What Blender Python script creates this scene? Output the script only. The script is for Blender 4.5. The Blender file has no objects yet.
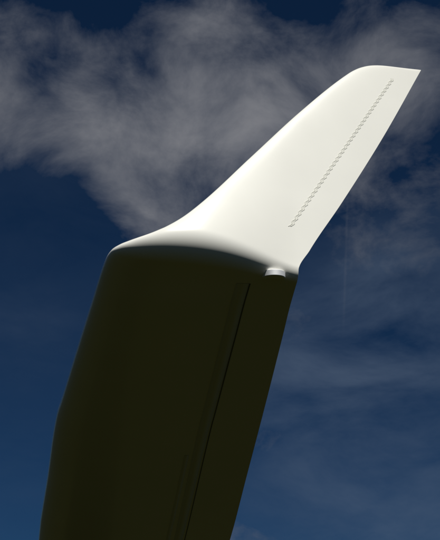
import bpy, math, bmesh
from mathutils import Vector
scene=bpy.context.scene
scene.view_settings.view_transform='Standard'; scene.view_settings.look='None'
scene.view_settings.exposure=0
# ---------- wing frame: a = chordwise, o = outboard along span, u = up ----------
b=Vector((-0.2,1.234,-0.137)).normalized()
a=Vector((math.cos(math.radians(9.2)),math.sin(math.radians(9.2)),0))
b=(b-a*b.dot(a)).normalized()
u=a.cross(b).normalized(); o=-b
P0=Vector((-0.218,1.393,2.426))          # leading edge at the tip, 2.4 m above the ground
K=math.radians(85)                        # winglet cant
w=o*math.cos(K)+u*math.sin(K)
def sm(t): t=min(1,max(0,t)); return t*t*(3-2*t)
def Rc(c): return 0.038+(0.024-0.038)*sm((c-0.18)/0.2)
def gf(s,c):
    g=0.068*(1-c/0.375)
    if 0<c<0.375: g+=0.024*math.sin(math.pi*c/0.375)**1.5*(1-sm((s-0.05)/0.3))
    return g
def frame(s,c=0.0):
    R=Rc(c); T=R*math.tan(K/2); g=gf(s,c); s2=s-g
    if s2<-T: return P0+o*s, u.copy()
    B=P0+o*g
    if s2>T: return B+w*s2, (u*math.cos(K)-o*math.sin(K))
    ph=K*(s2+T)/(2*T)
    return B+o*(-T+R*math.sin(ph))+u*(R*(1-math.cos(ph))),(u*math.cos(ph)-o*math.sin(ph))
# planform tables (span station, chordwise position) in metres
LE=[(-7,-0.24),(-3,-0.175),(-1.6004,-.1403),(-1.0436,-.1081),(-.6506,-.0844),(-.6012,-.0775),(-.3701,-.0480),(-.1604,-.0206),(-.0128,-.0008),(.0134,.0044),(.0359,.0135),(.0507,.0255),(.0634,.0432),(.0890,.0881),(.1228,.1345),(.1603,.1735),(.2827,.2820),(.4247,.4033),(.5524,.5253),(.5721,.5481),(.5876,.5735),(.5981,.6069),(.6035,.6847),(.6063,.7330)]
TE=[(-7,0.66),(-3,0.59),(-1.5307,.5017),(-.9766,.4567),(-.5703,.4237),(-.2182,.3937),(-.0806,.3818),(.0117,.3774),(.0609,.4045),(.1797,.4832),(.3701,.6026),(.6063,.7388)]
STIP=0.6063
def interp(tab,s):
    n=len(tab)
    if s<=tab[0][0]: return tab[0][1]
    if s>=tab[-1][0]: return tab[-1][1]
    for i in range(n-1):
        if tab[i][0]<=s<=tab[i+1][0]: break
    def sl(j): return (tab[j+1][1]-tab[j][1])/(tab[j+1][0]-tab[j][0])
    def tan(j):
        if j==0: return sl(0)
        if j==n-1: return sl(n-2)
        d0,d1=sl(j-1),sl(j)
        if d0*d1<=0: return 0
        h0=tab[j][0]-tab[j-1][0]; h1=tab[j+1][0]-tab[j][0]
        w1=2*h1+h0; w2=h1+2*h0
        return (w1+w2)/(w1/d0+w2/d1)
    h=tab[i+1][0]-tab[i][0]; t=(s-tab[i][0])/h
    m0,m1=tan(i)*h,tan(i+1)*h
    return ((2*t**3-3*t*t+1)*tab[i][1]+(t**3-2*t*t+t)*m0+(-2*t**3+3*t*t)*tab[i+1][1]+(t**3-t*t)*m1)
def thick(s):
    t=0.13 if s<-0.1 else (0.13+(0.09-0.13)*min(1,(s+0.1)/0.3))
    d=STIP-s
    if d<0.010: t*=math.sqrt(max(0.0,1-((0.010-d)/0.010)**2))*0.97+0.03
    return t
def surf(s,x,side,off=0.0):
    l=interp(LE,s); c=interp(TE,s)-l
    pos,n=frame(s,l+x*c)
    t=thick(s)
    yt=5*t*(0.2969*math.sqrt(x)-0.126*x-0.3516*x*x+0.2843*x**3-0.1036*x**4)
    yc=0.02*(1-(2*x-1)**2)*(1-0.7*sm((s+0.05)/0.25))
    y=(yc+side*yt)*c
    return pos+a*(l+x*c)+n*(y+side*off)
def fr(s,c): l=interp(LE,s); return (c-l)/(interp(TE,s)-l)

# ---------- materials ----------
def mat(name):
    m=bpy.data.materials.new(name); m.use_nodes=True
    nt=m.node_tree; return m,nt,nt.nodes['Principled BSDF']
def gelcoat(name,col,rough,var=0.03,coat=0.0):
    m,nt,bs=mat(name)
    tc=nt.nodes.new('ShaderNodeTexCoord')
    n=nt.nodes.new('ShaderNodeTexNoise'); n.inputs['Scale'].default_value=9; n.inputs['Detail'].default_value=6
    nt.links.new(tc.outputs['Object'],n.inputs['Vector'])
    r=nt.nodes.new('ShaderNodeValToRGB')
    r.color_ramp.elements[0].position=0.3; r.color_ramp.elements[1].position=0.7
    r.color_ramp.elements[0].color=[c*(1-var) for c in col]+[1]; r.color_ramp.elements[1].color=list(col)+[1]
    nt.links.new(n.outputs['Fac'],r.inputs['Fac']); nt.links.new(r.outputs['Color'],bs.inputs['Base Color'])
    mr=nt.nodes.new('ShaderNodeMapRange'); mr.inputs['To Min'].default_value=rough*0.85; mr.inputs['To Max'].default_value=rough*1.2
    nt.links.new(n.outputs['Fac'],mr.inputs['Value']); nt.links.new(mr.outputs['Result'],bs.inputs['Roughness'])
    bs.inputs['Coat Weight'].default_value=coat; bs.inputs['Coat Roughness'].default_value=0.08
    return m
white=gelcoat('white_gelcoat',(0.82,0.815,0.745),0.25,0.03,0.35)
tapem=gelcoat('turbulator_tape',(0.64,0.64,0.57),0.5)
sealm=gelcoat('seal_tape',(0.74,0.74,0.67),0.4)
gapm=gelcoat('painted_gap_shadow',(0.15,0.15,0.13),0.7)  # dark colour stands in for the shade inside the hinge gap
metal,nt,bs=mat('brushed_aluminium'); bs.inputs['Metallic'].default_value=0.6; bs.inputs['Base Color'].default_value=(0.95,0.95,0.95,1)
nn=nt.nodes.new('ShaderNodeTexNoise'); nn.inputs['Scale'].default_value=60; mr=nt.nodes.new('ShaderNodeMapRange'); mr.inputs['To Min'].default_value=0.42; mr.inputs['To Max'].default_value=0.62
nt.links.new(nn.outputs['Fac'],mr.inputs['Value']); nt.links.new(mr.outputs['Result'],bs.inputs['Roughness'])

root=bpy.data.objects.new('glider_wing',None); scene.collection.objects.link(root)
def add(name,verts,faces,m,smooth=True,parent=root):
    me=bpy.data.meshes.new(name); me.from_pydata([tuple(v) for v in verts],[],faces); me.update()
    bm=bmesh.new(); bm.from_mesh(me); bmesh.ops.recalc_face_normals(bm,faces=bm.faces); bm.to_mesh(me); bm.free()
    for pl in me.polygons: pl.use_smooth=smooth
    me.materials.append(m)
    ob=bpy.data.objects.new(name,me); scene.collection.objects.link(ob); ob.parent=parent
    return ob
# ---------- wing + winglet shell ----------
N=48
xs=[0.5*(1-math.cos(math.pi*i/N)) for i in range(N+1)]
st=[]
s=-7.0
while s<-1.7: st.append(s); s+=0.35
while s<-0.08: st.append(s); s+=0.02
while s<0.18: st.append(s); s+=0.003
while s<0.38: st.append(s); s+=0.01
while s<STIP-0.012: st.append(s); s+=0.002
for i in range(16): st.append(STIP-0.012+0.0118*math.sin(math.pi/2*i/15))
verts=[];faces=[]
M=2*N
for s in st:
    for i in range(N+1): verts.append(surf(s,xs[i],1))
    for i in range(N-1,0,-1): verts.append(surf(s,xs[i],-1))
for j in range(len(st)-1):
    for i in range(M):
        k=(i+1)%M
        faces.append((j*M+i,j*M+k,(j+1)*M+k,(j+1)*M+i))
faces.append(tuple(range(M))); faces.append(tuple((len(st)-1)*M+i for i in range(M)))
add('wing_and_winglet_shell',verts,faces,white)
# ---------- control-surface seals and gaps ----------
def strip(name,s0,s1,xf,width,off,m,n=80):
    v=[];f=[]
    for i in range(n+1):
        s=s0+(s1-s0)*i/n; c=interp(TE,s)-interp(LE,s)
        for d,oo in((-0.5,0),(-0.5,off),(0,off),(0.5,off),(0.5,0)): v.append(surf(s,xf+d*width/c,-1,oo))
    for i in range(n):
        for k in range(4): q=i*5+k; f.append((q,q+1,q+6,q+5))
    return add(name,v,f,m)
strip('aileron_hinge_seal',-6.5,-0.03,0.72,0.028,0.0006,sealm,500)
strip('aileron_hinge_gap',-6.5,-0.03,0.755,0.0026,0.0008,gapm,500)  # dark strip laid on the skin as the gap's shade, no recess cut
strip('flap_seal_tape',-6.5,-0.832,0.665,0.012,0.0006,sealm,300)
# ---------- zigzag turbulator tape on the winglet: two rows of teeth ----------
t0=(.1118,.3636); t1=(.5592,.6515)
v=[];f=[];nz=36
for row in (-0.0024,0.0024):
    b0=len(v)
    for i in range(2*nz+1):
        k=i/(2*nz); s=t0[0]+(t1[0]-t0[0])*k; cc=t0[1]+(t1[1]-t0[1])*k; c=interp(TE,s)-interp(LE,s); x=fr(s,cc)
        z=row+(0.0020 if i%2 else -0.0020)
        for d,oo in((-0.0013,0),(-0.0013,0.0007),(0.0013,0.0007),(0.0013,0)): v.append(surf(s,x+(z+d)/c,-1,oo))
    for i in range(2*nz):
        for k in range(3): q=b0+i*4+k; f.append((q,q+1,q+5,q+4))
add('zigzag_turbulator_tape',v,f,tapem,False)
# ---------- metal tip fitting: thin disc on a short stem ----------
base=surf(-0.006,fr(-0.006,0.3275),-1); ax=Vector((0,0.24,-0.97)).normalized()
e1=(a-ax*a.dot(ax)).normalized(); e2=ax.cross(e1)
prof=[(0.012,-0.024),(0.012,-0.0095),(0.0215,-0.0095),(0.0228,-0.0086),(0.0228,0.0016),(0.0222,0.0026),(0.0208,0.003),(0.016,0.0032),(0.0155,0.0024)]
v=[];f=[];S=64
for r,h in prof:
    for i in range(S):
        an=2*math.pi*i/S; v.append(base+ax*h+e1*(r*math.cos(an))+e2*(r*math.sin(an)))
for j in range(len(prof)-1):
    for i in range(S): k=(i+1)%S; f.append((j*S+i,j*S+k,(j+1)*S+k,(j+1)*S+i))
f.append(tuple(range((len(prof)-1)*S,len(prof)*S))); f.append(tuple(range(S)))
add('metal_tip_fitting',v,f,metal,False)

# ---------- ground ----------
g,nt,bs=mat('dark_grass')
tc=nt.nodes.new('ShaderNodeTexCoord'); n=nt.nodes.new('ShaderNodeTexNoise'); n.inputs['Scale'].default_value=0.8; n.inputs['Detail'].default_value=8
nt.links.new(tc.outputs['Object'],n.inputs['Vector'])
r=nt.nodes.new('ShaderNodeValToRGB'); r.color_ramp.elements[0].color=(0.005,0.0060,0.0008,1); r.color_ramp.elements[1].color=(0.012,0.0115,0.0014,1)
r.color_ramp.elements[0].position=0.3; r.color_ramp.elements[1].position=0.7
nt.links.new(n.outputs['Fac'],r.inputs['Fac']); nt.links.new(r.outputs['Color'],bs.inputs['Base Color']); bs.inputs['Roughness'].default_value=1; bs.inputs['Specular IOR Level'].default_value=0.05
G=6000
add('grass_ground',[(-G,-G,0),(G,-G,0),(G,G,0),(-G,G,0)],[(0,1,2,3)],g,False,None)

# ---------- sun ----------
sun_el=math.radians(49); sun_az=math.radians(165)
sd=Vector((math.sin(sun_az)*math.cos(sun_el),math.cos(sun_az)*math.cos(sun_el),math.sin(sun_el)))
L=bpy.data.lights.new('sun','SUN'); L.energy=5.0; L.angle=math.radians(0.5); L.color=(1,0.975,0.93)
lo=bpy.data.objects.new('sun',L); scene.collection.objects.link(lo); lo.rotation_euler=sd.to_track_quat('Z','Y').to_euler()

# ---------- sky ----------
W=bpy.data.worlds.new('World'); scene.world=W; W.use_nodes=True
nt=W.node_tree; nd=nt.nodes; lk=nt.links
bg=nd['Background']; bg.inputs['Strength'].default_value=0.05
sky=nd.new('ShaderNodeTexSky'); sky.sky_type='NISHITA'; sky.sun_disc=False
sky.sun_elevation=sun_el; sky.sun_rotation=sun_az; sky.dust_density=0.1; sky.ozone_density=2.5; sky.air_density=1.0; sky.altitude=1500
def math_(op,x,y=None,clamp=False):
    m=nd.new('ShaderNodeMath'); m.operation=op; m.use_clamp=clamp
    for i,q in enumerate((x,y)):
        if q is None: continue
        if isinstance(q,(int,float)): m.inputs[i].default_value=q
        else: lk.new(q,m.inputs[i])
    return m.outputs[0]
def mixc(f,A,B,t='MIX'):
    m=nd.new('ShaderNodeMix'); m.data_type='RGBA'; m.blend_type=t
    for i,q in ((0,f),(6,A),(7,B)):
        if isinstance(q,(int,float,tuple)): m.inputs[i].default_value=q
        else: lk.new(q,m.inputs[i])
    return m.outputs[2]
blue=mixc(1.0,sky.outputs[0],(0.12,0.265,0.395,1),'MULTIPLY')
tc=nd.new('ShaderNodeTexCoord'); D=tc.outputs['Generated']
def noise(scale,detail,rough,dist,offs=(0,0,0),str_=(1,1,1),rot=(0,0,0)):
    mp=nd.new('ShaderNodeMapping'); mp.inputs['Location'].default_value=offs; mp.inputs['Scale'].default_value=str_; mp.inputs['Rotation'].default_value=rot; lk.new(D,mp.inputs[0])
    n=nd.new('ShaderNodeTexNoise'); n.inputs['Scale'].default_value=scale; n.inputs['Detail'].default_value=detail; n.inputs['Roughness'].default_value=rough; n.inputs['Distortion'].default_value=dist
    lk.new(mp.outputs[0],n.inputs['Vector']); return n.outputs['Fac']
def blob(az,el,rad):
    A=math.radians(az);E=math.radians(el)
    d=nd.new('ShaderNodeVectorMath'); d.operation='DOT_PRODUCT'; lk.new(D,d.inputs[0]); d.inputs[1].default_value=(math.sin(A)*math.cos(E),math.cos(A)*math.cos(E),math.sin(E))
    mr=nd.new('ShaderNodeMapRange'); mr.interpolation_type='SMOOTHSTEP'; lk.new(d.outputs['Value'],mr.inputs['Value'])
    mr.inputs['From Min'].default_value=math.cos(math.radians(rad)); mr.inputs['From Max'].default_value=1
    return mr.outputs[0]
def total(bl):
    t=None
    for az,el,r,k in bl:
        x=math_('MULTIPLY',blob(az,el,r),k); t=x if t is None else math_('ADD',t,x)
    return t
cum=total([(-18,41.5,7,.58),(-24,42,7,.33),(-4.3,40,9,.62),(1.5,43,7,.45),(-5,35.5,6,.38),(6,38,7,.30),(15,39,8,.36),(17,44,7,.26),(-14,26,11,-.7),(-16,19,11,-.7),(-13,49.5,6,-.5),(-20,48,5,-.4),(9,49,4,-.3),(14,18,13,-.45),(8,26,8,-.2),(60,30,25,.7),(-70,28,22,.7),(120,40,25,.6),(-130,35,30,.7)])
n1=noise(8.5,10,0.60,0.3,(0.3,1.7,0.2),(1,1,1.3))
dens=math_('ADD',math_('MULTIPLY',math_('SUBTRACT',n1,0.5),2.8),math_('SUBTRACT',cum,0.36))
mr=nd.new('ShaderNodeMapRange'); lk.new(dens,mr.inputs['Value']); mr.inputs['From Min'].default_value=-0.28; mr.inputs['From Max'].default_value=1.5
# soft shoulder: 1-(1-d)^1.6 keeps texture in the thick parts instead of clipping
c1=math_('SUBTRACT',1,math_('POWER',math_('SUBTRACT',1,mr.outputs[0],True),1.5))
wis=total([(12,17,15,.44),(8,26,9,.22),(-14,30,9,.08),(-15,20,10,.08),(16,28,8,.20)])
n2=noise(5,9,0.6,0.3,(2.1,0.4,1.2),(1,1,2.6),(0,math.radians(25),0))
mr=nd.new('ShaderNodeMapRange'); lk.new(n2,mr.inputs['Value']); mr.inputs['From Min'].default_value=0.28; mr.inputs['From Max'].default_value=0.78
c2=math_('MULTIPLY',mr.outputs[0],wis,True)
# thin old contrail (a great-circle streak)
d=nd.new('ShaderNodeVectorMath'); d.operation='DOT_PRODUCT'; lk.new(D,d.inputs[0]); d.inputs[1].default_value=(-0.9890,0.1097,0.0994)
line=math_('SUBTRACT',1,math_('DIVIDE',math_('ABSOLUTE',d.outputs['Value']),0.0022),True)
c3=math_('MULTIPLY',math_('MULTIPLY',line,blob(9.2,30.5,5.5)),0.06)
ramp=nd.new('ShaderNodeValToRGB')
ramp.color_ramp.elements[0].position=0.15; ramp.color_ramp.elements[1].position=1.0
ramp.color_ramp.elements[0].color=(2.5,2.75,3.3,1); ramp.color_ramp.elements[1].color=(4.7,4.75,5.1,1)
lk.new(c1,ramp.inputs[0])
x=mixc(c2,blue,(2.1,2.9,4.2,1))
x=mixc(math_('MULTIPLY',c1,0.96,True),x,ramp.outputs[0])
x=mixc(c3,x,(3.5,3.7,4.2,1))
lk.new(x,bg.inputs['Color'])

# ---------- camera ----------
c=bpy.data.cameras.new('camera'); co=bpy.data.objects.new('camera',c); scene.collection.objects.link(co)
co.location=(0,0,1.6); co.rotation_euler=(math.radians(120),0,0)
c.sensor_fit='VERTICAL'; c.sensor_height=24; c.lens=856/540*24; c.clip_end=20000; c.clip_start=0.05
scene.camera=co
